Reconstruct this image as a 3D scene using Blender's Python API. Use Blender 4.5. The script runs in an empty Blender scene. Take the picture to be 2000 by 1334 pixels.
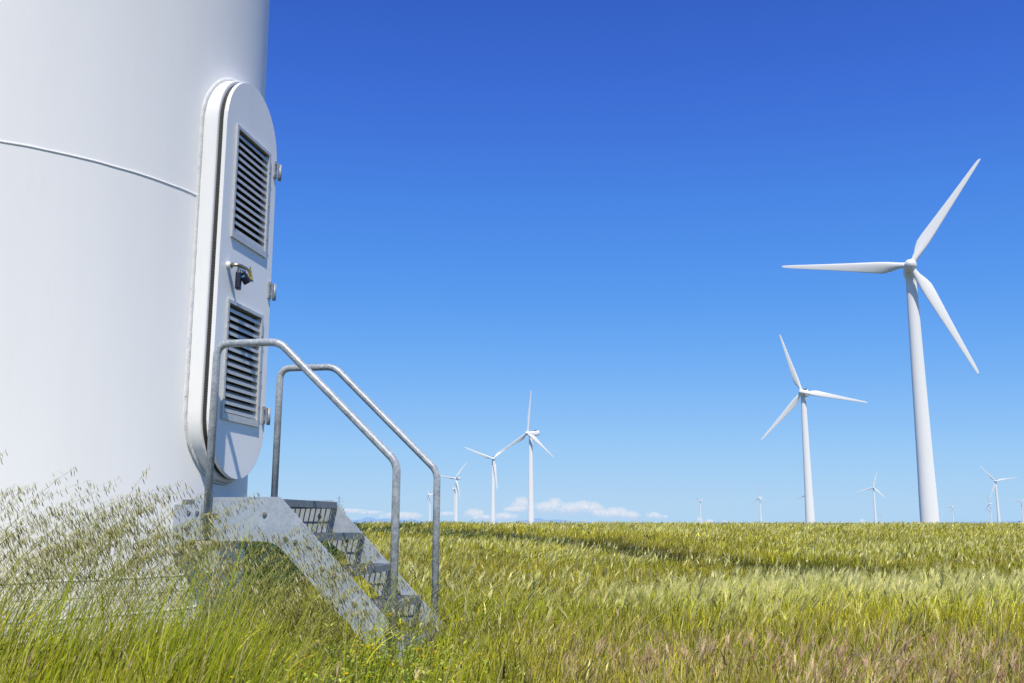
import bpy, bmesh, math, random
import numpy as np
from mathutils import Vector, Matrix

random.seed(7)
rng = np.random.default_rng(11)
scene = bpy.context.scene
col = scene.collection
R = math.radians
EYE = 0.88                      # camera height above the ground at the tower

# ------------------------------------------------------------------ helpers
def link(o, parent=None):
    col.objects.link(o)
    if parent is not None:
        o.parent = parent
    return o

def tag(o, label=None, cat=None, group=None, kind=None):
    if label: o['label'] = label
    if cat: o['category'] = cat
    if group: o['group'] = group
    if kind: o['kind'] = kind
    return o

def empty(name, loc, rz=0.0):
    o = bpy.data.objects.new(name, None)
    o.empty_display_size = 0.3
    o.location = loc
    o.rotation_euler = (0, 0, rz)
    return link(o)

class MB:
    """collects shapes; build() links them as ONE mesh object"""
    def __init__(self):
        self.v = []; self.f = []; self.mi = []; self.sm = []
        self.m = 0; self.smooth = False
    def add(self, vs, fs, smooth=None):
        b = len(self.v)
        self.v += [tuple(p) for p in vs]
        for f in fs:
            self.f.append([i + b for i in f]); self.mi.append(self.m)
            self.sm.append(self.smooth if smooth is None else smooth)
    def box(self, c, s, M=None):
        hx, hy, hz = s[0] / 2, s[1] / 2, s[2] / 2
        vs = [Vector((x, y, z)) for x in (-hx, hx) for y in (-hy, hy) for z in (-hz, hz)]
        if M is not None: vs = [M @ p for p in vs]
        vs = [p + Vector(c) for p in vs]
        self.add(vs, [(0, 1, 3, 2), (4, 6, 7, 5), (0, 4, 5, 1), (2, 3, 7, 6), (0, 2, 6, 4), (1, 5, 7, 3)], False)
    def bbox(self, c, s, b=0.003, M=None):
        """box with chamfered edges"""
        bm = bmesh.new()
        bmesh.ops.create_cube(bm, size=1.0)
        bmesh.ops.scale(bm, vec=s, verts=bm.verts)
        bmesh.ops.bevel(bm, geom=list(bm.edges), offset=b, segments=2, affect='EDGES', profile=0.6)
        vs = [v.co.copy() for v in bm.verts]
        if M is not None: vs = [M @ p for p in vs]
        vs = [p + Vector(c) for p in vs]
        bm.verts.index_update()
        fs = [[v.index for v in f.verts] for f in bm.faces]
        bm.free()
        self.add(vs, fs, False)
    def tube(self, pts, r, n=12, cap=True):
        pts = [Vector(p) for p in pts]
        rs = r if isinstance(r, (list, tuple)) else [r] * len(pts)
        t0 = (pts[1] - pts[0]).normalized()
        a = Vector((0, 0, 1)) if abs(t0.z) < 0.9 else Vector((1, 0, 0))
        nrm = t0.cross(a).normalized()
        rings = []; prev = t0
        for i, p in enumerate(pts):
            if i == 0: t = t0
            elif i == len(pts) - 1: t = (pts[i] - pts[i - 1]).normalized()
            else: t = ((pts[i + 1] - p).normalized() + (p - pts[i - 1]).normalized()).normalized()
            nrm = (nrm - t * nrm.dot(t)).normalized()
            bi = t.cross(nrm)
            rings.append([p + (nrm * math.cos(2 * math.pi * k / n) + bi * math.sin(2 * math.pi * k / n)) * rs[i] for k in range(n)])
        vs = [q for rg in rings for q in rg]
        fs = []
        for i in range(len(pts) - 1):
            for k in range(n):
                fs.append((i * n + k, i * n + (k + 1) % n, (i + 1) * n + (k + 1) % n, (i + 1) * n + k))
        b = len(self.v)
        self.add(vs, fs, True)
        if cap:
            self.f.append([b + k for k in range(n)][::-1]); self.mi.append(self.m); self.sm.append(False)
            e = b + (len(pts) - 1) * n
            self.f.append([e + k for k in range(n)]); self.mi.append(self.m); self.sm.append(False)
    def lathe(self, prof, n=64, cap=False):
        """prof = [(radius, z)] about local Z"""
        vs = []; fs = []
        for r, z in prof:
            for k in range(n):
                a = 2 * math.pi * k / n
                vs.append((r * math.cos(a), r * math.sin(a), z))
        for i in range(len(prof) - 1):
            for k in range(n):
                fs.append((i * n + k, i * n + (k + 1) % n, (i + 1) * n + (k + 1) % n, (i + 1) * n + k))
        if cap:
            fs.append(tuple((len(prof) - 1) * n + k for k in range(n)))
        self.add(vs, fs, True)
    def prism(self, poly, y0, y1):
        """poly in (x,z), extruded along y"""
        n = len(poly)
        vs = [(x, y0, z) for x, z in poly] + [(x, y1, z) for x, z in poly]
        fs = [tuple(range(n)), tuple(range(2 * n - 1, n - 1, -1))]
        fs += [(i, i + n, (i + 1) % n + n, (i + 1) % n) for i in range(n)]
        self.add(vs, fs, False)
    def build(self, name, mats, parent=None):
        me = bpy.data.meshes.new(name)
        me.from_pydata(self.v, [], self.f)
        mats = mats if isinstance(mats, (list, tuple)) else [mats]
        for m in mats: me.materials.append(m)
        me.polygons.foreach_set('material_index', self.mi)
        me.polygons.foreach_set('use_smooth', self.sm)
        me.update()
        bm = bmesh.new(); bm.from_mesh(me)
        bmesh.ops.recalc_face_normals(bm, faces=bm.faces)
        bm.to_mesh(me); bm.free()
        return link(bpy.data.objects.new(name, me), parent)

def bend(pts, radii, n=7):
    """polyline with rounded corners"""
    pts = [Vector(p) for p in pts]
    out = [pts[0]]
    for i in range(1, len(pts) - 1):
        a, b, c = pts[i - 1], pts[i], pts[i + 1]
        d1 = (a - b).normalized(); d2 = (c - b).normalized()
        ang = d1.angle(d2)
        t = radii[i - 1] / math.tan(ang / 2)
        p1 = b + d1 * t; p2 = b + d2 * t
        for k in range(n + 1):
            s = k / n
            out.append(p1 * (1 - s) ** 2 + b * 2 * s * (1 - s) + p2 * s * s)
    out.append(pts[-1])
    return out

# ------------------------------------------------------------------ materials
def mat(name, base=(0.8, 0.8, 0.8), rough=0.5, metal=0.0, spec=0.5):
    m = bpy.data.materials.new(name); m.use_nodes = True
    nt = m.node_tree; b = nt.nodes['Principled BSDF']
    b.inputs['Base Color'].default_value = (*base, 1)
    b.inputs['Roughness'].default_value = rough
    b.inputs['Metallic'].default_value = metal
    b.inputs['Specular IOR Level'].default_value = spec
    b.inputs['Diffuse Roughness'].default_value = 0.75
    return m, nt, b

def N(nt, t, **kw):
    n = nt.nodes.new(t)
    for k, v in kw.items(): setattr(n, k, v)
    return n

def math_node(nt, op, a, b=None, clamp=False):
    n = nt.nodes.new('ShaderNodeMath'); n.operation = op; n.use_clamp = clamp
    for i, x in enumerate((a, b)):
        if x is None: continue
        if isinstance(x, (int, float)): n.inputs[i].default_value = x
        else: nt.links.new(x, n.inputs[i])
    return n.outputs[0]

def mix_rgb(nt, fac, a, b):
    n = nt.nodes.new('ShaderNodeMix'); n.data_type = 'RGBA'
    for s, x in ((n.inputs[0], fac), (n.inputs[6], a), (n.inputs[7], b)):
        if isinstance(x, (int, float)): s.default_value = x
        elif isinstance(x, tuple): s.default_value = (*x, 1)
        else: nt.links.new(x, s)
    return n.outputs[2]

def ramp(nt, src, p0, p1):
    n = nt.nodes.new('ShaderNodeMapRange'); n.clamp = True
    n.inputs[1].default_value = p0; n.inputs[2].default_value = p1
    nt.links.new(src, n.inputs[0])
    return n.outputs[0]

def noise(nt, vec, scale, detail=4, rough=0.55):
    n = nt.nodes.new('ShaderNodeTexNoise')
    n.inputs['Scale'].default_value = scale; n.inputs['Detail'].default_value = detail
    n.inputs['Roughness'].default_value = rough
    if vec is not None: nt.links.new(vec, n.inputs['Vector'])
    return n.outputs[0]

def coords(nt, scale=(1, 1, 1)):
    tc = nt.nodes.new('ShaderNodeTexCoord'); mp = nt.nodes.new('ShaderNodeMapping')
    mp.inputs['Scale'].default_value = scale
    nt.links.new(tc.outputs['Object'], mp.inputs['Vector'])
    return mp.outputs[0]

def bump(nt, b, h, strength=0.2, dist=0.01):
    n = nt.nodes.new('ShaderNodeBump'); n.inputs['Strength'].default_value = strength
    n.inputs['Distance'].default_value = dist
    nt.links.new(h, n.inputs['Height']); nt.links.new(n.outputs[0], b.inputs['Normal'])

def make_paint(name, base=(0.935, 0.92, 0.90), dirt=(0.60, 0.58, 0.50), rough=0.45, streak=True, amt=0.18):
    m, nt, b = mat(name, base, rough)
    big = ramp(nt, noise(nt, coords(nt, (1.2, 1.2, 0.12)), 1.6, 5), 0.52, 0.86)
    fine = ramp(nt, noise(nt, coords(nt, (9, 9, 1.2)), 3.0, 4), 0.60, 0.80)
    f = math_node(nt, 'MULTIPLY', math_node(nt, 'ADD', math_node(nt, 'MULTIPLY', big, 0.6), math_node(nt, 'MULTIPLY', fine, 0.4)), amt)
    nt.links.new(mix_rgb(nt, f, base, dirt), b.inputs['Base Color'])
    r = math_node(nt, 'ADD', math_node(nt, 'MULTIPLY', noise(nt, coords(nt), 7, 3), 0.16), rough - 0.08)
    nt.links.new(r, b.inputs['Roughness'])
    bump(nt, b, noise(nt, coords(nt), 2.2, 2), 0.02, 0.05)
    return m

M_TOWER = make_paint('tower_paint')
M_DOOR = make_paint('door_paint', (0.90, 0.895, 0.88), (0.5, 0.51, 0.5), 0.33, amt=0.3)
M_FRAME = make_paint('frame_paint', (0.90, 0.89, 0.87), (0.6, 0.58, 0.53), 0.42, amt=0.25)

def make_weld():
    m, nt, b = mat('weld_paint', (0.80, 0.80, 0.79), 0.55)
    h = noise(nt, coords(nt), 60, 6, 0.7)
    bump(nt, b, h, 0.9, 0.012)
    nt.links.new(mix_rgb(nt, ramp(nt, noise(nt, coords(nt), 35, 5), 0.62, 0.75), (0.80, 0.80, 0.79), (0.45, 0.43, 0.38)), b.inputs['Base Color'])
    return m
M_WELD = make_weld()

def make_galv(name, dark=(0.22, 0.245, 0.275), light=(0.44, 0.47, 0.50), rough=0.42, metal=0.55, sc=9):
    m, nt, b = mat(name, light, rough, metal)
    c = coords(nt)
    v = nt.nodes.new('ShaderNodeTexVoronoi'); v.inputs['Scale'].default_value = sc * 4
    nt.links.new(c, v.inputs['Vector'])
    n1 = noise(nt, c, sc, 6, 0.65)
    f = ramp(nt, math_node(nt, 'ADD', math_node(nt, 'MULTIPLY', v.outputs['Distance'], 0.40), n1), 0.42, 0.86)
    c1 = mix_rgb(nt, f, dark, light)
    sp = ramp(nt, noise(nt, c, sc * 6, 4, 0.6), 0.66, 0.74)
    nt.links.new(mix_rgb(nt, math_node(nt, 'MULTIPLY', sp, 0.55), c1, (0.62, 0.63, 0.63)), b.inputs['Base Color'])
    nt.links.new(math_node(nt, 'ADD', math_node(nt, 'MULTIPLY', n1, 0.35), rough - 0.15), b.inputs['Roughness'])
    bump(nt, b, n1, 0.12, 0.004)
    return m
M_GALV = make_galv('galvanised_steel', (0.335, 0.385, 0.45), (0.46, 0.51, 0.575), 0.5, 0.2, 14)
M_RAIL = make_galv('galvanised_tube', (0.25, 0.28, 0.32), (0.52, 0.55, 0.575), 0.44, 0.2, 17)
M_GRATE = make_galv('grating_steel', (0.14, 0.16, 0.185), (0.26, 0.285, 0.31), 0.5, 0.5, 20)
M_ALU = make_galv('louvre_aluminium', (0.54, 0.54, 0.53), (0.66, 0.66, 0.64), 0.42, 0.25, 30)
M_HINGE = make_galv('hinge_steel', (0.30, 0.32, 0.345), (0.44, 0.46, 0.48), 0.5, 0.3, 30)
M_BOLT = mat('bolt_steel', (0.34, 0.31, 0.27), 0.45, 0.7)[0]
M_BRASS = mat('handle_steel', (0.42, 0.36, 0.27), 0.32, 0.85)[0]
M_BLACK, _nt, _b = mat('black_rubber', (0.018, 0.018, 0.022), 0.6)
M_NAVY = mat('padlock_body', (0.012, 0.014, 0.035), 0.45)[0]
M_STEEL = mat('shackle_steel', (0.7, 0.7, 0.7), 0.25, 0.9)[0]
M_YELLOW = mat('sticker_yellow', (0.75, 0.55, 0.03), 0.45)[0]
M_REFLECT = mat('padlock_reflection', (0.25, 0.45, 0.75), 0.4)[0]  # colour of the blue reflection painted on one padlock
M_INSIDE = mat('vent_inside', (0.035, 0.028, 0.020), 0.8)[0]
M_BROWN = mat('vent_header', (0.20, 0.165, 0.105), 0.6)[0]

def make_gasket():
    m, nt, b = mat('ribbed_gasket', (0.03, 0.03, 0.033), 0.55)
    w = nt.nodes.new('ShaderNodeTexWave'); w.inputs['Scale'].default_value = 34; w.bands_direction = 'Z'
    nt.links.new(coords(nt), w.inputs['Vector'])
    nt.links.new(mix_rgb(nt, w.outputs['Fac'], (0.010, 0.010, 0.011), (0.035, 0.033, 0.030)), b.inputs['Base Color'])
    bump(nt, b, w.outputs['Fac'], 0.6, 0.004)
    return m
M_GASKET = make_gasket()

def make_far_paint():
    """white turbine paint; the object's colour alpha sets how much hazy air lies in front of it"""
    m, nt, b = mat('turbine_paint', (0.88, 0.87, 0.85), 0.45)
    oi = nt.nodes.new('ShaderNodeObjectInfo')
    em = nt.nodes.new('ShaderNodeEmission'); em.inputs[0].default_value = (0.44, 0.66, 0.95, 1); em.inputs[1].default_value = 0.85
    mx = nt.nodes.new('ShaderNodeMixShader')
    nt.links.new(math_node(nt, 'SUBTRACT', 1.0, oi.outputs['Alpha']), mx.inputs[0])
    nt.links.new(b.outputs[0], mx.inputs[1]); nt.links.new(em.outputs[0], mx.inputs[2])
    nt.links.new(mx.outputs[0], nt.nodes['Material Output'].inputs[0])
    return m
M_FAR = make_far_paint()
M_FARDARK = mat('nacelle_vent', (0.08, 0.08, 0.09), 0.6)[0]

def make_veg(name, trans=0.26, rough=0.5, spec=0.25):
    m, nt, b = mat(name, rough=rough, spec=spec)
    b.inputs['Diffuse Roughness'].default_value = 0.0
    at = nt.nodes.new('ShaderNodeAttribute'); at.attribute_name = 'tint'
    nt.links.new(at.outputs['Color'], b.inputs['Base Color'])
    tr = nt.nodes.new('ShaderNodeBsdfTranslucent'); nt.links.new(at.outputs['Color'], tr.inputs[0])
    mx = nt.nodes.new('ShaderNodeMixShader'); mx.inputs[0].default_value = trans
    nt.links.new(b.outputs[0], mx.inputs[1]); nt.links.new(tr.outputs[0], mx.inputs[2])
    nt.links.new(mx.outputs[0], nt.nodes['Material Output'].inputs[0])
    return m
M_GRASS = make_veg('grass_blade')
M_HEAD = make_veg('seed_head', 0.4, 0.6, 0.2)
M_OAT = make_veg('oat', 0.3, 0.5, 0.2)

# ------------------------------------------------------------------ terrain
def sstep(a, b, x):
    t = np.clip((x - a) / (b - a), 0, 1)
    return t * t * (3 - 2 * t)

_perm = rng.random((64, 64))
def vnoise(x, y, s):
    """smooth value noise 0..1, feature size s"""
    x = np.asarray(x) / s + 1000.0; y = np.asarray(y) / s + 1000.0
    xi = np.floor(x).astype(int); yi = np.floor(y).astype(int)
    fx = x - xi; fy = y - yi
    fx = fx * fx * (3 - 2 * fx); fy = fy * fy * (3 - 2 * fy)
    g = lambda i, j: _perm[i % 64, j % 64]
    return (g(xi, yi) * (1 - fx) + g(xi + 1, yi) * fx) * (1 - fy) + (g(xi, yi + 1) * (1 - fx) + g(xi + 1, yi + 1) * fx) * fy
def fnoise(x, y, s):
    return 0.5 * vnoise(x, y, s) + 0.3 * vnoise(y + 37.3, x, s * 0.47) + 0.2 * vnoise(x - 11.7, y + 5, s * 0.21)

def band_dist(x, y):
    """signed distance (metres, + = beyond) to the centre line of the dark band across the field"""
    t = np.asarray(x) / np.maximum(np.asarray(y), 0.1)
    yt = np.interp(t, [-0.30, -0.16, 0.053, 0.21, 0.34, 0.45, 0.60], [50, 43, 31, 22.5, 18.3, 16.2, 15])
    return (np.asarray(y) - yt) / (yt / 16.0)
def shade_band(x, y):
    """0..1 dark band across the field: shade painted into the grass tint"""
    d = band_dist(x, y) + 1.6 * (vnoise(np.asarray(x), np.asarray(y), 1.5) - 0.5) + 1.2 * (vnoise(np.asarray(x) + 7, np.asarray(y), 4.0) - 0.5)
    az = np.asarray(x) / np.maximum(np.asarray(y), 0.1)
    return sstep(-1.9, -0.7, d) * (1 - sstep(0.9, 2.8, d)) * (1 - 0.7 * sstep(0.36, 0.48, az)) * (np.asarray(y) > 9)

def gz(x, y):
    x = np.asarray(x, float); y = np.asarray(y, float)
    side = sstep(-2.0, 0.8, x)
    dip = -0.30 * sstep(5.5, 12.0, y) * (0.35 + 0.65 * side)
    rise = sstep(17, 45, y) * (0.40 + 0.30 * (0.35 + 0.65 * side))
    fall = -1.65 * sstep(46, 140, y)
    n = (fnoise(x, y, 3.5) - 0.5) * 0.10 * sstep(3, 8, y) * (1 - sstep(200, 400, y))
    bank = 0.05 * sstep(-0.5, 2.0, band_dist(x, y)) * (1 - sstep(2.0, 14.0, band_dist(x, y))) * (y > 9)
    return dip + rise + fall + n + bank

def ground():
    xs = np.concatenate([-np.geomspace(70, 42000, 14)[::-1], np.arange(-64, 64.1, 1.0), np.geomspace(70, 42000, 14)])
    ys = np.concatenate([[-9000, -2000, -400, -100, -40, -15, -6], np.arange(-3, 150.1, 1.0), np.geomspace(160, 42000, 16)])
    X, Y = np.meshgrid(xs, ys)
    Z = gz(X, Y)
    nx, ny = len(xs), len(ys)
    v = np.stack([X, Y, Z], -1).reshape(-1, 3)
    i = np.arange(nx - 1)[None] + nx * np.arange(ny - 1)[:, None]
    f = np.stack([i, i + 1, i + 1 + nx, i + nx], -1).reshape(-1, 4)
    me = bpy.data.meshes.new('ground'); me.from_pydata(v.tolist(), [], f.tolist())
    me.polygons.foreach_set('use_smooth', [True] * len(f))
    m, nt, b = mat('field_soil', (0.1, 0.09, 0.03), 0.9, spec=0.1)
    c = coords(nt)
    n1 = ramp(nt, noise(nt, c, 0.8, 6), 0.35, 0.7); n2 = ramp(nt, noise(nt, c, 14, 5), 0.35, 0.7)
    c1 = mix_rgb(nt, n1, (0.10, 0.105, 0.028), (0.19, 0.17, 0.06))
    nt.links.new(mix_rgb(nt, n2, c1, (0.07, 0.055, 0.03)), b.inputs['Base Color'])
    bump(nt, b, noise(nt, c, 9, 6), 0.6, 0.05)
    me.materials.append(m)
    o = link(bpy.data.objects.new('ground', me)); o['kind'] = 'structure'
ground()

# low hazy mountains on the skyline
def hills():
    mb = MB(); mb.smooth = False
    vs = []; fs = []; n = 260
    prof = []
    for i in range(n + 1):
        a = -42 + 84 * i / n                      # azimuth, degrees
        def g(c, w, h): return h * math.exp(-((a - c) / w) ** 2)
        h = g(-8.1, 1.3, 190) + g(-5.9, 1.3, 120) + g(-11, 1.6, 40) + g(1.2, 0.8, 170) + g(2.7, 1.0, 120) + g(5.2, 1.4, 55) + g(-1.6, 1.2, 60) + g(-30, 8, 160) + g(33, 7, 150)
        h *= 0.85 + 0.3 * (math.sin(a * 5.1) * 0.5 + math.sin(a * 11.7 + 1) * 0.3 + math.sin(a * 23.0) * 0.2)
        prof.append((a, max(h, 4)))
    for a, h in prof:
        ar = R(a)
        for d, z in ((33000, -8), (35000, h), (38000, -8)):
            vs.append((math.sin(ar) * d, math.cos(ar) * d, z))
    for i in range(n):
        for k in range(2):
            fs.append((i * 3 + k, (i + 1) * 3 + k, (i + 1) * 3 + k + 1, i * 3 + k + 1))
    mb.add(vs, fs, True)
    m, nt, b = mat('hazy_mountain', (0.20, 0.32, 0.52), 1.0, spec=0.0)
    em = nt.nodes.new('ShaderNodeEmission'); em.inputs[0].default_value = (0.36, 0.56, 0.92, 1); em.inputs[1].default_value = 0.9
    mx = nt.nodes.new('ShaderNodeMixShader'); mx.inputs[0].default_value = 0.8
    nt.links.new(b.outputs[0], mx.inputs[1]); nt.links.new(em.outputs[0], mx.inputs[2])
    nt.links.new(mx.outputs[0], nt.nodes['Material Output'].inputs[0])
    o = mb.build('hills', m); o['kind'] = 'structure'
hills()

# ------------------------------------------------------------------ wind turbines
HUB = 54.0; RB = 25.65; OVER = 2.6

def blade_mesh():
    mb = MB()
    st = [(0.7, 1.15, 1.0, 22), (1.6, 1.15, 1.0, 22), (2.6, 1.45, 0.74, 21), (3.8, 2.05, 0.44, 18), (5.2, 2.42, 0.30, 14), (7.0, 2.30, 0.25, 10.5),
          (10, 1.95, 0.21, 7), (13, 1.62, 0.19, 4.5), (16, 1.34, 0.18, 3), (19, 1.08, 0.17, 2), (22, 0.84, 0.16, 1), (24, 0.66, 0.16, 0.3), (25.0, 0.50, 0.16, 0), (25.45, 0.32, 0.16, 0), (25.65, 0.06, 0.2, 0)]
    n = 20; vs = []; fs = []
    for r, c, tr, tw in st:
        blend = min(max((r - 1.6) / 2.6, 0), 1)
        off = blend * 0.20 * c
        t = R(tw)
        for k in range(n):
            a = 2 * math.pi * k / n
            x = math.cos(a)                               # +1 leading edge .. -1 trailing edge
            s = math.sin(a)
            foil = (0.55 + 0.45 * x) ** 0.8 if x > -1 else 0
            y = s * (1 - blend + blend * (0.30 + 0.85 * foil)) * tr * c * 0.5
            px = x * c * 0.5 - off
            # local: Y = leading direction, X = axis direction (towards the wind), Z = span
            vs.append((px * math.sin(t) + y * math.cos(t), px * math.cos(t) - y * math.sin(t), r))
    for i in range(len(st) - 1):
        for k in range(n):
            fs.append((i * n + k, i * n + (k + 1) % n, (i + 1) * n + (k + 1) % n, (i + 1) * n + k))
    fs.append(tuple((len(st) - 1) * n + k for k in range(n)))
    mb.add(vs, fs, True)
    return mb

def hub_mesh():
    mb = MB()
    prof = [(1.18, -1.25), (1.22, -0.6), (1.22, 0.2), (1.12, 0.75), (0.9, 1.2), (0.6, 1.5), (0.28, 1.66), (0.02, 1.72)]
    n = 28; vs = []; fs = []
    for r, x in prof:
        for k in range(n):
            a = 2 * math.pi * k / n
            vs.append((x, r * math.cos(a), r * math.sin(a)))
    for i in range(len(prof) - 1):
        for k in range(n):
            fs.append((i * n + k, i * n + (k + 1) % n, (i + 1) * n + (k + 1) % n, (i + 1) * n + k))
    fs.append(tuple(range(n)))
    mb.add(vs, fs, True)
    return mb

def nacelle_mesh():
    mb = MB(); n = 24; vs = []; fs = []
    # (x along axis, half width, z bottom, z top)
    st = [(1.35, 0.95, -1.0, 1.0), (0.9, 1.15, -1.2, 1.15), (-1.0, 1.25, -1.38, 1.3), (-3.0, 1.28, -1.25, 1.5), (-5.0, 1.25, -1.0, 1.85), (-6.1, 1.15, -0.85, 2.15), (-6.7, 1.0, -0.75, 2.2), (-6.95, 0.85, -0.7, 1.3)]
    for x, w, zb, zt in st:
        zc = (zb + zt) / 2; hz = (zt - zb) / 2
        for k in range(n):
            a = 2 * math.pi * k / n
            ca, sa = math.cos(a), math.sin(a)
            p = 0.55
            vs.append((x, w * math.copysign(abs(ca) ** p, ca), zc + hz * math.copysign(abs(sa) ** p, sa)))
    for i in range(len(st) - 1):
        for k in range(n):
            fs.append((i * n + k, i * n + (k + 1) % n, (i + 1) * n + (k + 1) % n, (i + 1) * n + k))
    fs.append(tuple(range(n))); fs.append(tuple((len(st) - 1) * n + k for k in range(n)))
    mb.add(vs, fs, True)
    mb.m = 1
    mb.box((-4.3, 0, 1.95), (0.75, 1.3, 0.5))
    mb.box((-5.2, 0.4, 2.5), (0.08, 0.08, 1.0))
    return mb

def far_tower_mesh():
    mb = MB()
    z = [-2.5, 0.0, 0.02, 0.25, 0.26]
    prof = [(1.85, -2.5), (1.85, 0.35), (1.80, 0.36), (1.78, 0.5)]
    for i in range(1, 25):
        t = i / 24
        zz = 0.5 + (52.6 - 0.5) * t
        prof.append((1.78 - 0.10 * min(t * 4, 1) - 0.66 * max(t - 0.1, 0) / 0.9, zz))
    prof += [(1.1, 52.62), (1.1, 52.9)]
    mb.lathe(prof, 40)
    return mb

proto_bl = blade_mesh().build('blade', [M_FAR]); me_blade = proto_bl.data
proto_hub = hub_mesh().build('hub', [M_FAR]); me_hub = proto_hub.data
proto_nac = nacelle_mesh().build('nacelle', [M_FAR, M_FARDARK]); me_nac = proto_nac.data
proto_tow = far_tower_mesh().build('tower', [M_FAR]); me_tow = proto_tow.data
for o in (proto_bl, proto_hub, proto_nac, proto_tow): bpy.data.objects.remove(o)

def rotor(root, hubpos, yaw, phi, color):
    """hub, nacelle and three blades as children of a turbine (yaw = local heading of the rotor axis)"""
    out = []
    ax = Vector((math.cos(yaw), math.sin(yaw), 0))
    base = Vector(hubpos)
    for nm, me, loc in (('nacelle', me_nac, base - ax * OVER), ('hub', me_hub, base)):
        o = link(bpy.data.objects.new(nm, me), root); o.location = loc; o.rotation_euler = (0, 0, yaw); out.append(o)
    for k in range(3):
        o = link(bpy.data.objects.new('blade', me_blade), root)
        o.location = base
        o.rotation_mode = 'XYZ'
        o.rotation_euler = (-(R(phi) + k * 2 * math.pi / 3), 0, yaw)
        out.append(o)
    for o in out: o.color = color
    return out

GROUP = 'white wind turbines spread over the plain behind the field'
TURB = [  # rotor centre x, y, yaw, rotor angle, label
 (81.8, 193.2, -111, 35, 'largest far white wind turbine, rising tall at the right of the field'),
 (117.3, 390.3, -118, 103, 'second tallest far wind turbine, just left of the tall right-hand one'),
 (9.2, 572.9, -134, 7, 'wind turbine near the picture centre, its nacelle seen side on above clouds'),
 (-15.6, 805.5, -90, 52, 'wind turbine whose right blade overlaps the lower blade of its taller right neighbour'),
 (-67.6, 1168.8, -122, 41, 'wind turbine just right of the stair handrail, one blade tip touching the rail'),
 (-91.8, 1543.6, -149, 74, 'small turbine mostly hidden behind the tower beside the stair handrail'),
 (-154.9, 1829.0, -155, 105, 'small turbine seen in the gap between the two stair handrail posts'),
 (454.5, 2385.5, -141, 71, 'small lone wind turbine furthest left of the right-hand half, blades in a Y'),
 (517.6, 2060.2, -144, 0, 'small lone turbine with one blade straight up, left of the second tallest turbine'),
 (560.0, 1873.1, -146, 15, 'turbine hidden behind the second tallest tower, only blade tips sticking out'),
 (541.0, 1469.4, -111, 16, 'mid-sized turbine standing between the two tallest far turbines'),
 (2301.5, 6170.1, -165, 12, 'tiny faint turbine close beside the mid-sized one, left of a pair'),
 (2435.8, 6484.6, -130, 11, 'tiny faint turbine close beside the mid-sized one, right of a pair'),
 (611.2, 1239.5, -116, 81, 'mid-sized turbine near the right edge, one blade crossing low beside its tower'),
 (1321.7, 2725.7, -160, 107, 'small turbine just left of the mid-sized tower near the right edge'),
 (1879.0, 3883.8, -136, 21, 'tiny turbine almost hidden behind the small one near the right edge'),
 (1410.0, 3158.7, -138, 17, 'small turbine to the right of the largest far tower'),
 (1960.4, 4386.8, -144, 36, 'tiny turbine directly behind the small one right of the largest far tower'),
 (2516.0, 5784.2, -98, 109, 'tiny turbine peeping out right beside the base of the largest far tower'),
 (1276.7, 2466.9, -118, 50, 'small turbine cut by the right edge of the picture'),
]
for x, y, yaw, phi, label in TURB:
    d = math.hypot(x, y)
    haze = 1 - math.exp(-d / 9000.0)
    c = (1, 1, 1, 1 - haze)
    ya = R(yaw)
    bx, by = x - math.cos(ya) * OVER, y - math.sin(ya) * OVER
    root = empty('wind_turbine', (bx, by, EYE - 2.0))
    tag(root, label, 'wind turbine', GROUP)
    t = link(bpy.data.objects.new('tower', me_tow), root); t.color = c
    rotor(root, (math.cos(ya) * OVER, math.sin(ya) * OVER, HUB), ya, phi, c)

# ------------------------------------------------------------------ foreground turbine
CX, CY, PSI = -3.4645, 6.1796, -0.1667
U = Vector((math.cos(PSI), math.sin(PSI), 0)); V = Vector((-math.sin(PSI), math.cos(PSI), 0))
def W(rho, v, z): return Vector((CX, CY, EYE + z)) + U * rho + V * v
def Rz(z):                                       # tower radius at height z above the eye
    if z < 9: return 1.738 - 0.0036 * z
    return 1.7056 - (z - 9) * (0.72 / 43)

big = empty('wind_turbine', (CX, CY, 0), PSI)
tag(big, 'huge white wind turbine tower in the foreground with a rounded door and metal stairs', 'wind turbine')

mb = MB()
prof = []
zs = [-0.95, -0.7, -0.55, -0.4, -0.38, -0.2, 0, 0.5, 1, 1.5, 2, 2.5, 3, 3.5, 4, 5, 6, 8, 9] + [9 + i * 2.6 for i in range(1, 17)]
for z in zs: prof.append((Rz(z), z + EYE))
mb.lathe(prof, 192)
tower = mb.build('tower', M_TOWER, big)

def ring(z, r, rz, name, m, seg=160, wob=0.0):
    """bead running round the tower"""
    mb = MB(); vs = []; fs = []; n = 8
    for k in range(seg):
        a = 2 * math.pi * k / seg
        zo = wob * (math.sin(a * 37) + math.sin(a * 61 + 1) * 0.7)
        for j in range(n):
            b = 2 * math.pi * j / n
            rr = Rz(z) + r * math.cos(b)
            vs.append((rr * math.cos(a), rr * math.sin(a), EYE + z + zo + rz * math.sin(b)))
    for k in range(seg):
        for j in range(n):
            fs.append((k * n + j, ((k + 1) % seg) * n + j, ((k + 1) % seg) * n + (j + 1) % n, k * n + (j + 1) % n))
    mb.add(vs, fs, True)
    return mb.build(name, m, tower)
ring(1.9107, 0.0055, 0.0065, 'weld_seam', M_FRAME, 320, 0.0006)
ring(-0.285, 0.003, 0.007, 'weld_seam', M_FRAME, 240, 0.001)
ring(-0.372, 0.001, 0.0016, 'flange_joint', M_BOLT)
ring(-0.468, 0.003, 0.007, 'weld_seam', M_FRAME, 240, 0.001)

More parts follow.
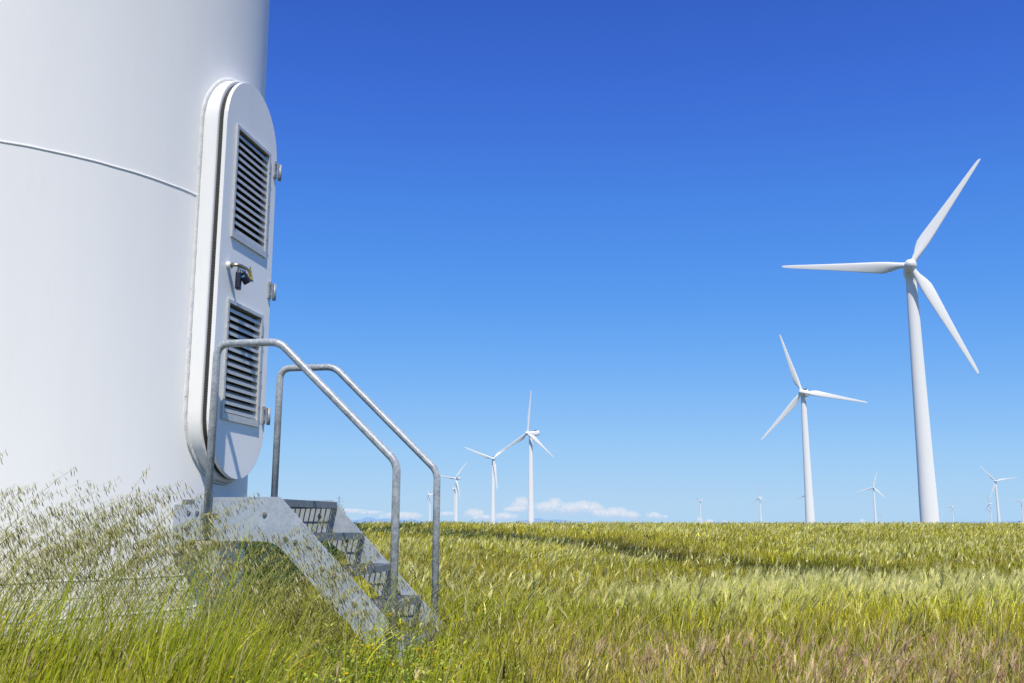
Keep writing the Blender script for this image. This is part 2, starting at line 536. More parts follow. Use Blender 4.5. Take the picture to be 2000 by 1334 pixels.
# upper end of this turbine: nacelle and rotor above the picture (their shadow lies across the field)
FY, FPHI = R(-125) - PSI, 130
rotor(big, (math.cos(FY) * OVER, math.sin(FY) * OVER, HUB - 0.3), FY, FPHI, (1, 1, 1, 1))

def stadium(hw, z0, z1, n=22):
    """closed outline (v,z), counter-clockwise, z relative to the eye"""
    r = hw; pts = []
    for k in range(n + 1):
        a = math.pi * k / n
        pts.append((r * math.cos(a), z1 - r + r * math.sin(a)))
    m = 10
    for k in range(1, m): pts.append((-r, (z1 - r) + (z0 + r - z1 + r) * k / m))
    for k in range(n + 1):
        a = math.pi + math.pi * k / n
        pts.append((r * math.cos(a), z0 + r + r * math.sin(a)))
    for k in range(1, m): pts.append((r, (z0 + r) + (z1 - r - z0 - r) * k / m))
    return pts

DZ0, DZ1 = 0.255, 2.765
def loft(mb, loops, smooth=True):
    """loops = list of [(rho,v,z)] with equal counts"""
    n = len(loops[0]); vs = []; fs = []
    for lp in loops:
        for r_, v_, z_ in lp: vs.append((r_, v_, z_ + EYE))
    for i in range(len(loops) - 1):
        for k in range(n):
            fs.append((i * n + k, i * n + (k + 1) % n, (i + 1) * n + (k + 1) % n, (i + 1) * n + k))
    mb.add(vs, fs, smooth)

def sl(hw, e, rho): return [(rho, v, z) for v, z in stadium(hw, DZ0 - e, DZ1 + e)]
# deep door frame welded onto the tower
mb = MB()
loft(mb, [sl(0.387, 0.015, 1.60), sl(0.387, 0.015, 1.70), sl(0.387, 0.015, 1.776)])
loft(mb, [sl(0.387, 0.015, 1.776), sl(0.384, 0.012, 1.781), sl(0.378, 0.006, 1.783), sl(0.34, -0.032, 1.783)], False)
loft(mb, [sl(0.34, -0.032, 1.783), sl(0.34, -0.032, 1.62)])
frame = mb.build('door_frame', M_FRAME, big)
# lumpy weld bead between frame and tower
lp = stadium(0.392, DZ0 - 0.02, DZ1 + 0.02, 90)
path = []
pts2 = []
for i in range(len(lp)):
    a, b = lp[i], lp[(i + 1) % len(lp)]
    k = max(1, int(math.hypot(a[0] - b[0], a[1] - b[1]) / 0.014))
    for j in range(k): pts2.append((a[0] + (b[0] - a[0]) * j / k, a[1] + (b[1] - a[1]) * j / k))
mb = MB(); n = 9; vs = []; fs = []
L = len(pts2)
ph = [random.random() * 6 for _ in range(8)]
for i, (v_, z_) in enumerate(pts2):
    a = pts2[(i - 1) % L]; b = pts2[(i + 1) % L]
    t = Vector((0, b[0] - a[0], b[1] - a[1])).normalized()
    out = Vector((0, t.z, -t.y))
    rad = 0.0135 * (1 + 0.05 * math.sin(i * 0.9 + ph[0]) + 0.06 * math.sin(i * 0.31 + ph[1]) + 0.10 * math.sin(i * 0.053 + ph[2]) + random.uniform(-0.06, 0.06))
    rr = math.sqrt(Rz(z_) ** 2 - v_ * v_)
    c = Vector((rr + 0.004, v_, z_ + EYE)) + out * (0.003 + 0.002 * math.sin(i * 0.07 + ph[3]))
    nrm = Vector((rr, v_, 0)).normalized()
    for k in range(n):
        ang = 2 * math.pi * k / n
        vs.append(c + out * (math.cos(ang) * rad * 1.1) + nrm * (math.sin(ang) * rad * 0.7))
for i in range(L):
    for k in range(n): fs.append((i * n + k, ((i + 1) % L) * n + k, ((i + 1) % L) * n + (k + 1) % n, i * n + (k + 1) % n))
mb.add(vs, fs, True)
mb.build('weld_bead', M_WELD, frame)
mb = MB()
loft(mb, [sl(0.362, -0.010, 1.779), sl(0.366, -0.006, 1.787), sl(0.358, -0.014, 1.793), sl(0.366, -0.006, 1.800), sl(0.358, -0.014, 1.806), sl(0.360, -0.012, 1.813)])
mb.build('door_seal', M_GASKET, frame)

# door slab with two openings
VENTS = [(1.695, 2.412), (0.594, 1.312)]; VH = 0.250; IN = 0.021
def door():
    bm = bmesh.new()
    out = sl(0.369, -0.003, 1.836)
    loop_edges = []
    ov = [bm.verts.new((r_, v_, z_ + EYE)) for r_, v_, z_ in out]
    for i in range(len(ov)): loop_edges.append(bm.edges.new((ov[i], ov[(i + 1) % len(ov)])))
    holes = []
    for z0, z1 in VENTS:
        hv = [bm.verts.new((1.836, v_, z_ + EYE)) for v_, z_ in ((-VH + IN, z0 + IN + 0.02), (VH - IN, z0 + IN + 0.02), (VH - IN, z1 - IN), (-VH + IN, z1 - IN))]
        holes.append(hv)
        for i in range(4): loop_edges.append(bm.edges.new((hv[i], hv[(i + 1) % 4])))
    bmesh.ops.triangle_fill(bm, use_beauty=True, edges=loop_edges, normal=(1, 0, 0))
    def wall(loop, specs):
        prev = loop
        for fn in specs:
            nx = [bm.verts.new(fn(v.co)) for v in loop]
            for i in range(len(loop)):
                bm.faces.new((prev[i], prev[(i + 1) % len(loop)], nx[(i + 1) % len(loop)], nx[i]))
            prev = nx
        return prev
    zc = EYE + (DZ0 + DZ1) / 2
    def off(rho, hw, e):
        pts = [Vector((r_, v_, z_ + EYE)) for r_, v_, z_ in sl(hw, e, rho)]
        return pts
    prev = ov
    for hw, e, rho in ((0.371, -0.001, 1.8355), (0.372, 0.0, 1.833), (0.372, 0.0, 1.812), (0.355, -0.017, 1.8115)):
        nx = [bm.verts.new(p) for p in off(rho, hw, e)]
        for i in range(len(ov)): bm.faces.new((prev[i], prev[(i + 1) % len(ov)], nx[(i + 1) % len(ov)], nx[i]))
        prev = nx
    for hv in holes:
        nx = [bm.verts.new((1.795, v.co.y, v.co.z)) for v in hv]
        for i in range(4): bm.faces.new((hv[i], hv[(i + 1) % 4], nx[(i + 1) % 4], nx[i]))
    bmesh.ops.recalc_face_normals(bm, faces=bm.faces)
    me = bpy.data.meshes.new('door'); bm.to_mesh(me); bm.free()
    me.materials.append(M_DOOR)
    return link(bpy.data.objects.new('door', me), big)
door_o = door()

for z0, z1 in VENTS:
    mb = MB(); X0 = 1.8365
    zc = (z0 + z1) / 2 + EYE; hh = z1 - z0
    # flat border frame standing a little proud of the door
    t = 0.012
    mb.box((X0 + t / 2, -VH + IN / 2, zc), (t, IN, hh)); mb.box((X0 + t / 2, VH - IN / 2, zc), (t, IN, hh))
    mb.box((X0 + t / 2, 0, z1 + EYE - IN / 2), (t - 0.001, 2 * VH - 2 * IN, IN)); mb.box((X0 + t / 2, 0, z0 + EYE + IN / 2 + 0.01), (t - 0.001, 2 * VH - 2 * IN, IN + 0.02))
    # louvres: front lip plus a blade sloping back and up
    npan = 14; top = z1 - IN - 0.045; bot = z0 + IN + 0.03
    for k in range(npan):
        z = bot + (top - bot) * k / (npan - 1) + EYE
        mb.box((1.8375, 0, z + 0.006), (0.003, 2 * VH - 2 * IN - 0.004, 0.019))
        Mx = Matrix.Rotation(R(-38), 3, 'Y')
        mb.box((1.820, 0, z + 0.026), (0.042, 2 * VH - 2 * IN - 0.004, 0.002), Matrix.Rotation(R(38), 3, 'Y'))
    mb.m = 2
    mb.box((1.797, 0, zc + 0.01), (0.002, 2 * VH - 2 * IN - 0.002, hh - 2 * IN - 0.025))
    mb.m = 3
    mb.box((1.818, 0, z1 + EYE - IN - 0.003), (0.036, 2 * VH - 2 * IN - 0.006, 0.004))
    mb.m = 1
    for s in (-1, 1):
        for k in range(3):
            z = z0 + hh * (0.17 + 0.32 * k) + EYE
            mb.tube([(X0 + t - 0.002, s * (VH - IN / 2), z), (X0 + t + 0.006, s * (VH - IN / 2), z)], 0.0055, 8)
    mb.build('vent_grille', [M_ALU, M_BOLT, M_INSIDE, M_BROWN], door_o)

for z in (2.333, 1.502, 0.679):
    mb = MB(); zc = z + EYE
    mb.bbox((1.8415, 0.338, zc), (0.010, 0.040, 0.112), 0.0015)
    mb.bbox((1.852, 0.372, zc), (0.006, 0.040, 0.100), 0.0015)
    mb.tube([(1.853, 0.391, zc - 0.058), (1.853, 0.391, zc + 0.052)], 0.0115, 16)
    mb.m = 1
    for dz in (-0.036, 0.036):
        mb.tube([(1.845, 0.332, zc + dz), (1.853, 0.332, zc + dz)], 0.008, 6)
    mb.build('hinge', [M_HINGE, M_BOLT], door_o)

# swing handle, its boss and the warning triangle
mb = MB()
HZ = 1.511 + EYE
mb.tube([(1.834, -0.265, HZ), (1.860, -0.265, HZ)], 0.021, 18)
mb.m = 1
mb.tube([(1.860, -0.265, HZ), (1.866, -0.265, HZ)], 0.017, 16)
mb.tube(bend([(1.864, -0.265, HZ), (1.908, -0.263, HZ), (1.910, -0.165, HZ + 0.002), (1.905, -0.112, HZ - 0.004)], [0.034, 0.08]), 0.0105, 12)
mb.m = 2
mb.bbox((1.905, -0.205, HZ - 0.018), (0.012, 0.075, 0.014), 0.003)
mb.build('door_handle', [M_FRAME, M_BRASS, M_STEEL], door_o)

mb = MB()
def tri(mb, s, x, th=0.0006):
    vs = [(x, 0.046 + dv * s, EYE + 1.529 + dz * s) for dv, dz in ((-0.052, -0.029), (0.052, -0.029), (0, 0.060))]
    vs2 = [(x - th, b, c) for a, b, c in vs]
    mb.add(vs + vs2, [(0, 1, 2), (5, 4, 3), (0, 3, 4, 1), (1, 4, 5, 2), (2, 5, 3, 0)], False)
mb.m = 1; tri(mb, 1.0, 1.8372); mb.m = 0; tri(mb, 0.82, 1.8380)
mb.m = 1
bolt_poly = [(0.006, 0.028), (-0.011, -0.004), (-0.001, -0.003), (-0.008, -0.022), (0.011, 0.004), (0.001, 0.003)]
mb.add([(1.8384, 0.046 + a, EYE + 1.529 + b) for a, b in bolt_poly], [(0, 1, 2, 5), (2, 3, 4, 5)], False)
mb.build('warning_sticker', [M_YELLOW, M_BLACK], door_o)

def padlock(label, pos, tilt, size, reflect):
    o = empty('padlock', W(*pos), PSI)
    tag(o, label, 'padlock', 'padlocks hanging on the tower door handle')
    Mx = tilt
    mb = MB(); mb.bbox(Mx @ Vector((0, 0, -size[2] / 2)), size, 0.009, Mx)
    if reflect:
        mb.m = 1
        mb.box(Mx @ Vector((size[0] * 0.1, -size[1] / 2 - 0.0008, -size[2] * 0.32)), (size[0] * 0.45, 0.001, size[2] * 0.16), Mx)  # thin plate painting the blue reflection on the body
    mb.build('body', [M_NAVY, M_REFLECT], o)
    w = size[0] * 0.28
    p = bend([(-w, 0, -0.01), (-w, 0, 0.030), (w, 0, 0.030), (w, 0, -0.01)], [0.011, 0.011])
    mb = MB(); mb.tube([Mx @ Vector(q) for q in p], 0.0045, 10); mb.build('shackle', M_STEEL, o)
padlock('black padlock hanging straight down from the door handle', (1.898, -0.238, 1.474), Matrix.Rotation(R(12), 3, 'Z'), (0.030, 0.052, 0.108), False)
padlock('dark padlock with a blue reflection painted on, tilted against the yellow warning sticker', (1.900, -0.205, 1.478), Matrix.Rotation(R(-26), 3, 'Y') @ Matrix.Rotation(R(24), 3, 'X'), (0.040, 0.050, 0.074), True)

# ------------------------------------------------------------------ entry stairs
S0 = 2.3
st = empty('metal_stairs', W(S0, 0, -EYE), PSI)
tag(st, 'galvanised steel stairs with landing and two tube handrails leading up to the tower door', 'stairs')
def P(rho, v, z): return (rho - S0, v, z + EYE)

def arc(cx, cz, r, a0, a1, n=6):
    return [(cx + r * math.cos(R(a0 + (a1 - a0) * k / n)), cz + r * math.sin(R(a0 + (a1 - a0) * k / n))) for k in range(n + 1)]
sp = [(1.80, 0.140), (2.298, 0.140), (3.012, -0.592), (3.012, -0.80), (2.985, -0.80)]
sp += [(2.40, -0.222), (2.345, -0.165), (2.300, -0.125), (2.255, -0.104), (2.19, -0.098), (1.83, -0.098), (1.80, -0.098)]
for v0 in (-0.424, 0.416):
    mb = MB(); mb.prism([(a - S0, b + EYE) for a, b in sp], v0, v0 + 0.008)
    s_o = mb.build('stringer', M_GALV, st)
    side = -1 if v0 < 0 else 1
    fv = v0 if v0 < 0 else v0 + 0.008
    for a, b in ((2.215, 0.045), (2.34, -0.085), (2.40, -0.10), (2.555, -0.24), (2.62, -0.28), (2.74, -0.42), (2.80, -0.46), (2.93, -0.60)):
        mbb = MB()
        mbb.tube([P(a, v0 - 0.012, b), P(a, v0 + 0.020, b)], 0.0085, 6)
        mbb.tube([P(a, v0 - 0.006, b), P(a, v0 + 0.014, b)], 0.013, 12)
        mbb.build('bolt', M_BOLT, s_o)
    # bracket that ties the landing to the tower
    bp = [(1.665, 0.100), (1.845, 0.100), (1.845, -0.092)] + arc(1.79, -0.155, 0.06, 80, 150, 5) + [(1.722, -0.165), (1.665, -0.165)]
    mb = MB(); bv = v0 - 0.0105 if v0 < 0 else v0 + 0.0105
    mb.prism([(a - S0, b + EYE) for a, b in bp], bv, bv + 0.008)
    for a, b in ((1.775, 0.058), (1.775, -0.05), (1.825, 0.058)):
        mb.m = 1; mb.tube([P(a, bv - 0.012, b), P(a, bv + 0.022, b)], 0.010, 6)
    mb.build('tower_bracket', [M_GALV, M_BOLT], st)

def grating(rho0, rho1, z, name, curved=False):
    mb = MB(); zt = z + EYE; h = 0.030; v0, v1 = -0.413, 0.413
    # front nosing, rear and side bands
    mb.bbox(P(rho1 - 0.002, 0, z - 0.020), (0.004, v1 - v0, 0.040), 0.001)
    mb.box(P(rho1 - 0.014, 0, z - 0.0015), (0.020, v1 - v0 - 0.002, 0.003))
    if not curved: mb.box(P(rho0, 0, z - h / 2), (0.004, v1 - v0 - 0.012, h))
    for vv in (v0 + 0.002, v1 - 0.002):
        r0 = rho0 if not curved else math.sqrt(Rz(z) ** 2 - vv * vv) + 0.03
        mb.box(P((r0 + rho1) / 2 - 0.003, vv, z - h / 2), (rho1 - r0 - 0.008, 0.004, h))
    r = rho1 - 0.034
    while r > rho0 + 0.01:
        vlim = v1 - 0.005
        if curved and r < Rz(z) + 0.03:
            r -= 0.034; continue
        mb.box(P(r, 0, z - h / 2 - 0.001), (0.0035, 2 * vlim, h - 0.002))
        r -= 0.034
    k = -6
    while k <= 6:
        vv = k * 0.067
        if abs(vv) < v1 - 0.006:
            r0 = rho0 if not curved else math.sqrt(Rz(z) ** 2 - vv * vv) + 0.03
            mb.box(P((r0 + rho1) / 2 - 0.003, vv, z - 0.006), (rho1 - r0 - 0.010, 0.0045, 0.0075))
        k += 1
    return mb.build(name, M_GRATE, st)
grating(1.74, 2.328, 0.128, 'landing', True)
for i in range(1, 5): grating(2.328 + 0.186 * i - 0.225, 2.328 + 0.186 * i if i < 4 else 3.03, 0.128 - 0.187 * i, 'tread')

for s in (-1, 1):
    v = 0.45 * s
    rail = bend([P(1.889, v, -0.09), P(1.894, v, 0.998), P(2.265, v, 0.998), P(2.962, v, 0.318), P(2.957, v, -0.86)], [0.075, 0.13, 0.12], 9)
    mb = MB(); mb.tube(rail, 0.0217, 20)
    h = mb.build('handrail', M_RAIL, st)
    fv = -0.424 if s < 0 else 0.424
    for a, b in ((1.890, 0.045), (2.957, -0.56)):
        mb = MB()
        u = bend([P(a - 0.026, fv - 0.004 * s, b), P(a - 0.026, v + 0.027 * s, b), P(a + 0.026, v + 0.027 * s, b), P(a + 0.026, fv - 0.004 * s, b)], [0.024, 0.024])
        mb.tube(u, 0.0045, 8)
        for e in (-0.036, 0.036):
            mb.tube([P(a + e, fv - 0.002 * s, b), P(a + e, fv + 0.014 * s, b)], 0.011, 6)
        mb.build('rail_clamp', M_BOLT, h)

# ------------------------------------------------------------------ power pylon far off
def pylon():
    D = 1650.0; x = D * (661 - 1000) / 1897 * 0.983
    o = empty('power_pylon', (x, D, EYE - 2.0), R(35))
    tag(o, 'faint lattice power pylon far away behind the top stair tread', 'pylon')
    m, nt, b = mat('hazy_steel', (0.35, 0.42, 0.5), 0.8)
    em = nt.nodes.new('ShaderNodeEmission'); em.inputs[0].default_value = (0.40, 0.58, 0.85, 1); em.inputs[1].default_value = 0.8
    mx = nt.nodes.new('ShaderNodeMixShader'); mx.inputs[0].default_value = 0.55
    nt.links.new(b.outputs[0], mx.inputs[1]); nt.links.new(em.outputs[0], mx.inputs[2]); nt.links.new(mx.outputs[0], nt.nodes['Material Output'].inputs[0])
    mb = MB(); H = 47
    def half(z): return 3.2 * (1 - z / H) ** 0.9 + 0.55 if z < 30 else 0.9 - 0.4 * (z - 30) / 17
    def rod(a, c, r=0.11): mb.tube([a, c], r, 4, False)
    lv = [0, 7, 13, 18.5, 23, 27, 30.5, 34, 37.5, 41, 44, 47]
    for i in range(len(lv) - 1):
        a, c = half(lv[i]), half(lv[i + 1])
        ca = [(sx * a, sy * a, lv[i]) for sx, sy in ((-1, -1), (1, -1), (1, 1), (-1, 1))]
        cc = [(sx * c, sy * c, lv[i + 1]) for sx, sy in ((-1, -1), (1, -1), (1, 1), (-1, 1))]
        for k in range(4):
            rod(ca[k], cc[k], 0.2); rod(ca[k], cc[(k + 1) % 4]); rod(ca[(k + 1) % 4], cc[k]); rod(cc[k], cc[(k + 1) % 4])
    mb.build('lattice_mast', m, o)
    for z, w in ((31, 7.5), (36.5, 9.5), (42, 6.5)):
        mb = MB()
        for s in (-1, 1):
            for dy in (-0.6, 0.6):
                rod((0.5 * s, dy, z), (w * s, 0, z + 0.4), 0.14); rod((0.5 * s, dy, z + 1.8), (w * s, 0, z + 0.4), 0.12)
            for q in (0.35, 0.7):
                rod((w * s * q, 0.3, z + 0.15), (w * s * q, -0.3, z + 1.8 - 1.3 * q), 0.09)
            rod((w * s, 0, z + 0.4), (w * s, 0, z - 1.6), 0.12)
        mb.build('cross_arm', m, o)
pylon()

# ------------------------------------------------------------------ vegetation
class Veg:
    """numpy collector for ribbons with vertex tints"""
    def __init__(self): self.V = []; self.F = []; self.C = []; self.n = 0
    def strips(self, pts, wid, colr):
        """pts (n,k,3) centre line, wid (n,k,3) half-width vectors, colr (n,k,3)"""
        n, k, _ = pts.shape
        v = np.stack([pts - wid, pts + wid], 2).reshape(n * k * 2, 3)
        c = np.repeat(colr[:, :, None, :], 2, 2).reshape(n * k * 2, 3)
        i = (np.arange(n)[:, None] * (2 * k) + np.arange(k - 1)[None] * 2).reshape(-1) + self.n
        self.F.append(np.stack([i, i + 1, i + 3, i + 2], 1)); self.V.append(v); self.C.append(c); self.n += len(v)
    def build(self, name, m, label=None, cat=None, parent=None):
        V_ = np.concatenate(self.V).astype(np.float32); F_ = np.concatenate(self.F).astype(np.int32); C_ = np.concatenate(self.C).astype(np.float32)
        me = bpy.data.meshes.new(name)
        me.vertices.add(len(V_)); me.vertices.foreach_set('co', V_.ravel())
        me.loops.add(F_.size); me.loops.foreach_set('vertex_index', F_.ravel())
        me.polygons.add(len(F_)); me.polygons.foreach_set('loop_start', np.arange(0, F_.size, 4, dtype=np.int32))
        at = me.color_attributes.new('tint', 'FLOAT_COLOR', 'POINT')
        at.data.foreach_set('color', np.concatenate([C_, np.ones((len(C_), 1), np.float32)], 1).ravel())
        me.polygons.foreach_set('use_smooth', np.ones(len(F_), bool))
        me.update(calc_edges=True)
        me.materials.append(m)
        o = link(bpy.data.objects.new(name, me), parent)
        if label: tag(o, label, cat, kind='stuff')
        return o

def curve(base, H, az, l0, l1, k, power=1.0):
    """bending centre lines: lean from l0 to l1 (radians from vertical) towards heading az"""
    n = len(base)
    t = (np.arange(k - 1) + 0.5) / (k - 1)
    th = l0[:, None] + (l1 - l0)[:, None] * t[None] ** power
    ds = (H / (k - 1))[:, None]
    dx = np.sin(th) * ds; dz = np.cos(th) * ds
    px = np.concatenate([np.zeros((n, 1)), np.cumsum(dx, 1)], 1); pz = np.concatenate([np.zeros((n, 1)), np.cumsum(dz, 1)], 1)
    return np.stack([base[:, 0:1] + px * np.cos(az)[:, None], base[:, 1:2] + px * np.sin(az)[:, None], base[:, 2:3] + pz], 2), th[:, -1]

def wvec(ang, w):
    """horizontal half-width vectors, w (n,k)"""
    return np.stack([np.cos(ang)[:, None] * w, np.sin(ang)[:, None] * w, np.zeros_like(w)], 2)

def scatter(y0, y1, dens, half=0.64, pad=0.9):
    area = half * (y1 * y1 - y0 * y0) + 2 * pad * (y1 - y0)
    n = int(area * dens)
    yy = rng.random(n * 2) * (y1 - y0) + y0
    keep = rng.random(n * 2) < (half * yy + pad) / (half * y1 + pad)
    yy = yy[keep][:n]
    xx = (rng.random(len(yy)) * 2 - 1) * (half * yy + pad)
    ok = np.hypot(xx - CX, yy - CY) > 1.76
    return xx[ok], yy[ok]

def lerp(a, b, t): return a + (b - a) * t
C = lambda *c: np.array(c)
G_DEEP, G_MID, G_YEL, STRAW, RUST = C(.11, .125, .008), C(.405, .43, .013), C(.74, .65, .042), C(.86, .75, .34), C(.60, .38, .22)
PALE = C(.88, .79, .36)

def zone(x, y):
    """patch maps 0..1: pale barley, dry reddish brome, lush green"""
    az = x / np.maximum(y, 0.1)
    nz = 0.62 * fnoise(x + 3, y * 0.9, 2.1) + 0.38 * fnoise(x, y + 3, 0.7)
    yy = y + 1.8 * (vnoise(x, y, 1.2) - 0.5)
    block = sstep(0.07, 0.20, az + 0.10 * (vnoise(x, y, 1.6) - 0.5)) * sstep(5.9, 7.2, yy) * (1 - sstep(12.0, 15.0, yy))
    far = sstep(17, 24, y) * 0.55
    barley = np.clip(block * sstep(0.44, 0.62, nz) + far * sstep(0.42, 0.62, nz) + 0.16 * sstep(0.50, 0.66, nz) * sstep(7, 10, y), 0, 1)
    brome = (1 - sstep(5.7, 7.0, y + 2.0 * (fnoise(x, y, 1.5) - 0.5))) * sstep(0.0, 0.12, az + 0.16 * (vnoise(x, y, 0.8) - 0.5)) * sstep(0.34, 0.58, fnoise(x - 9, y + 4, 0.9))
    lush = (1 - sstep(-0.10, 0.12, az)) * (1 - sstep(9, 20, y))
    return barley, brome, lush

def canopy(x, y):
    bar, bro, lush = zone(x, y)
    h = 0.34 * (0.62 + 0.45 * fnoise(x, y, 1.0) + 0.30 * fnoise(x + 5, y, 0.28))
    az = x / np.maximum(y, 0.1)
    foot = sstep(-0.34, -0.24, az) * (1 - sstep(-0.06, 0.0, az)) * (1 - sstep(5.0, 6.2, y))
    h = h * (1 - 0.50 * foot)
    h = h * (1 + 0.32 * bar)
    return h * (1 - 0.35 * bro) * (1 + 0.10 * lush) * (1 - 0.42 * shade_band(x, y))

def sprigs(veg, y0, y1, dens, k, wbase, lmin, lmax, upright=0.42):
    """short blades and leaf ends at every height of the sward"""
    x, y = scatter(y0, y1, dens)
    n = len(x)
    bar, bro, lush = zone(x, y)
    hc = canopy(x, y)
    Ln = lmin + (lmax - lmin) * rng.random(n) ** 1.5
    z0 = np.maximum(hc * (1.02 - rng.random(n) ** 1.25 * 1.02) - Ln * 0.55, -0.01)
    az = np.where(rng.random(n) < 0.50, rng.normal(0.2, 0.8, n), rng.random(n) * 6.283)
    l0 = np.abs(rng.normal(0.16, 0.16, n)); l1 = l0 + np.abs(rng.normal(upright, 0.38, n))
    b = np.stack([x, y, gz(x, y) + z0], 1)
    p, _ = curve(b, Ln, az, l0, l1, k)
    t = np.linspace(0, 1, k)[None]
    w = (wbase * (0.45 + 1.0 * rng.random(n) ** 1.5) * (1 + 1.1 * (rng.random(n) < 0.2)))[:, None] * (0.75 + 0.5 * t - 1.22 * t ** 2.2)
    wa = rng.normal(0.0, 0.9, n)
    r = rng.random((n, 1)); r2 = rng.random((n, 1))
    tone = (0.6 * fnoise(x, y, 2.3) + 0.4 * fnoise(x, y + 9, 0.5))[:, None]
    base = lerp(G_MID, G_YEL, np.clip(tone * 1.9 - 0.45 + 0.9 * (r - 0.5), 0, 1))
    base = lerp(base, C(.36, .46, .016), 0.45 * lush[:, None] * (r2 > 0.25))
    base = lerp(base * (0.80 + 0.2 * bar[:, None]), C(.68, .74, .075), 0.60 * bar[:, None] * (r2 > 0.3))
    olive = ((1 - bar) * (1 - bro) * (1 - lush * 0.8) * sstep(0.40, 0.62, fnoise(x + 21, y, 1.6)) * (1 - sstep(18, 30, y)))[:, None]
    base = lerp(base, C(.40, .33, .07) * (0.6 + 0.6 * r2), 0.6 * olive)
    base = lerp(base, C(.74, .63, .12) * (0.6 + 0.7 * r2), (0.42 * sstep(17, 32, y))[:, None])
    base = base * (0.50 + 1.0 * fnoise(x + 2, y, 1.7))[:, None]
    base = lerp(base, STRAW * (0.55 + 0.7 * r2), ((r < 0.10 + 0.18 * bro[:, None]) * 0.85))
    base = lerp(base, RUST * (0.7 + 0.8 * r2), (bro[:, None] * (r2 < 0.5)) * 0.7)
    base = base * (0.26 + 1.30 * rng.random((n, 1)) ** 1.35) * (0.62 + 0.8 * fnoise(x, y, 0.33))[:, None]
    shade = shade_band(x, y)[:, None]
    base = lerp(base, C(.030, .034, .016) * (0.5 + r2), 0.85 * shade * (r > 0.18))  # shade of the band painted into the blade colour
    tt = t[:, :, None]
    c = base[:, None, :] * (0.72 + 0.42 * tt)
    veg.strips(p, wvec(wa, np.maximum(w, wbase * 0.05)), c)

def tufts(veg, y0, y1, dens, k, wbase, hmin, hmax):
    """whole blades rising from the ground"""
    x, y = scatter(y0, y1, dens); n = len(x)
    bar, bro, lush = zone(x, y)
    H = canopy(x, y) * (hmin + (hmax - hmin) * rng.random(n))
    az = rng.normal(0.15, 0.8, n) + (rng.random(n) < 0.2) * math.pi
    l0 = np.abs(rng.normal(0.08, 0.08, n)); l1 = l0 + np.abs(rng.normal(0.38, 0.32, n))
    p, _ = curve(np.stack([x, y, gz(x, y) - 0.01], 1), H, az, l0, l1, k)
    t = np.linspace(0, 1, k)[None]
    w = (wbase * (0.6 + 0.8 * rng.random(n)))[:, None] * (1 - t ** 1.6 * 0.93)
    r = rng.random((n, 1))
    base = lerp(G_MID, G_YEL, np.clip(fnoise(x, y, 2.3)[:, None] * 1.8 - 0.4 + 0.8 * (r - 0.5), 0, 1)) * (0.6 + 0.7 * rng.random((n, 1)))
    base = lerp(base, STRAW * 0.9, (rng.random((n, 1)) < 0.10 + 0.15 * bro[:, None]) * 0.85)
    base = lerp(base, C(.030, .034, .016) * (0.5 + r), 0.85 * shade_band(x, y)[:, None])  # whole blades get the band's painted shade too
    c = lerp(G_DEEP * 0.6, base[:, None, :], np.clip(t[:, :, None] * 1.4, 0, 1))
    veg.strips(p, wvec(rng.normal(0, .8, n), w), c)

def flecks(veg, y0, y1, dens, size):
    """tiny seeds, husks and dry leaf bits caught in the top of the grass"""
    x, y = scatter(y0, y1, dens); n = len(x)
    bar, bro, lush = zone(x, y)
    z = gz(x, y) + canopy(x, y) * (0.70 + 0.45 * rng.random(n))
    p, _ = curve(np.stack([x, y, z], 1), size * (0.5 + rng.random(n)), rng.normal(0.2, 1.0, n), .3 + .9 * rng.random(n), .6 + 1.2 * rng.random(n), 3)
    r = rng.random((n, 1))
    c = lerp(C(.52, .52, .09), C(.80, .72, .36), rng.random((n, 1)))
    c = np.where(r < 0.22, C(.20, .11, .055), c); c = np.where((r > 0.22) & (r < 0.30), C(.62, .45, .03), c)
    veg.strips(p, wvec(rng.random(n) * 6.28, size * 0.11 * np.ones((n, 1)) * C(.4, 1, .2)[None]), np.repeat(c[:, None, :], 3, 1))

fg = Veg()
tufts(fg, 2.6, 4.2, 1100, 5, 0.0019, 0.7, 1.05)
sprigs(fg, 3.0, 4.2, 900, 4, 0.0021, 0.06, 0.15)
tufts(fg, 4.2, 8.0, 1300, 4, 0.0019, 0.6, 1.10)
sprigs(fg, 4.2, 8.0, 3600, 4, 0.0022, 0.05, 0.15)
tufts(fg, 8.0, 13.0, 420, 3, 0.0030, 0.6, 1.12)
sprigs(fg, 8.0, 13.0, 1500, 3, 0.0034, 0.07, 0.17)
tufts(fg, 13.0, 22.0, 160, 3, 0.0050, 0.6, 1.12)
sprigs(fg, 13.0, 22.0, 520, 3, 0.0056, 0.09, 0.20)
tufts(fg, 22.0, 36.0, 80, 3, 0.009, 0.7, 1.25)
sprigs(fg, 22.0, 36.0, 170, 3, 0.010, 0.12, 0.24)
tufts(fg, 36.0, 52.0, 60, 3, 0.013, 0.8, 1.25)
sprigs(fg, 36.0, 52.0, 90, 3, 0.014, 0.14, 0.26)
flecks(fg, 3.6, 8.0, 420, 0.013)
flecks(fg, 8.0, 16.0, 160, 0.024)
fg.build('field_grass', M_GRASS, 'yellow green wild grass covering the field and leaning in the wind', 'grass')

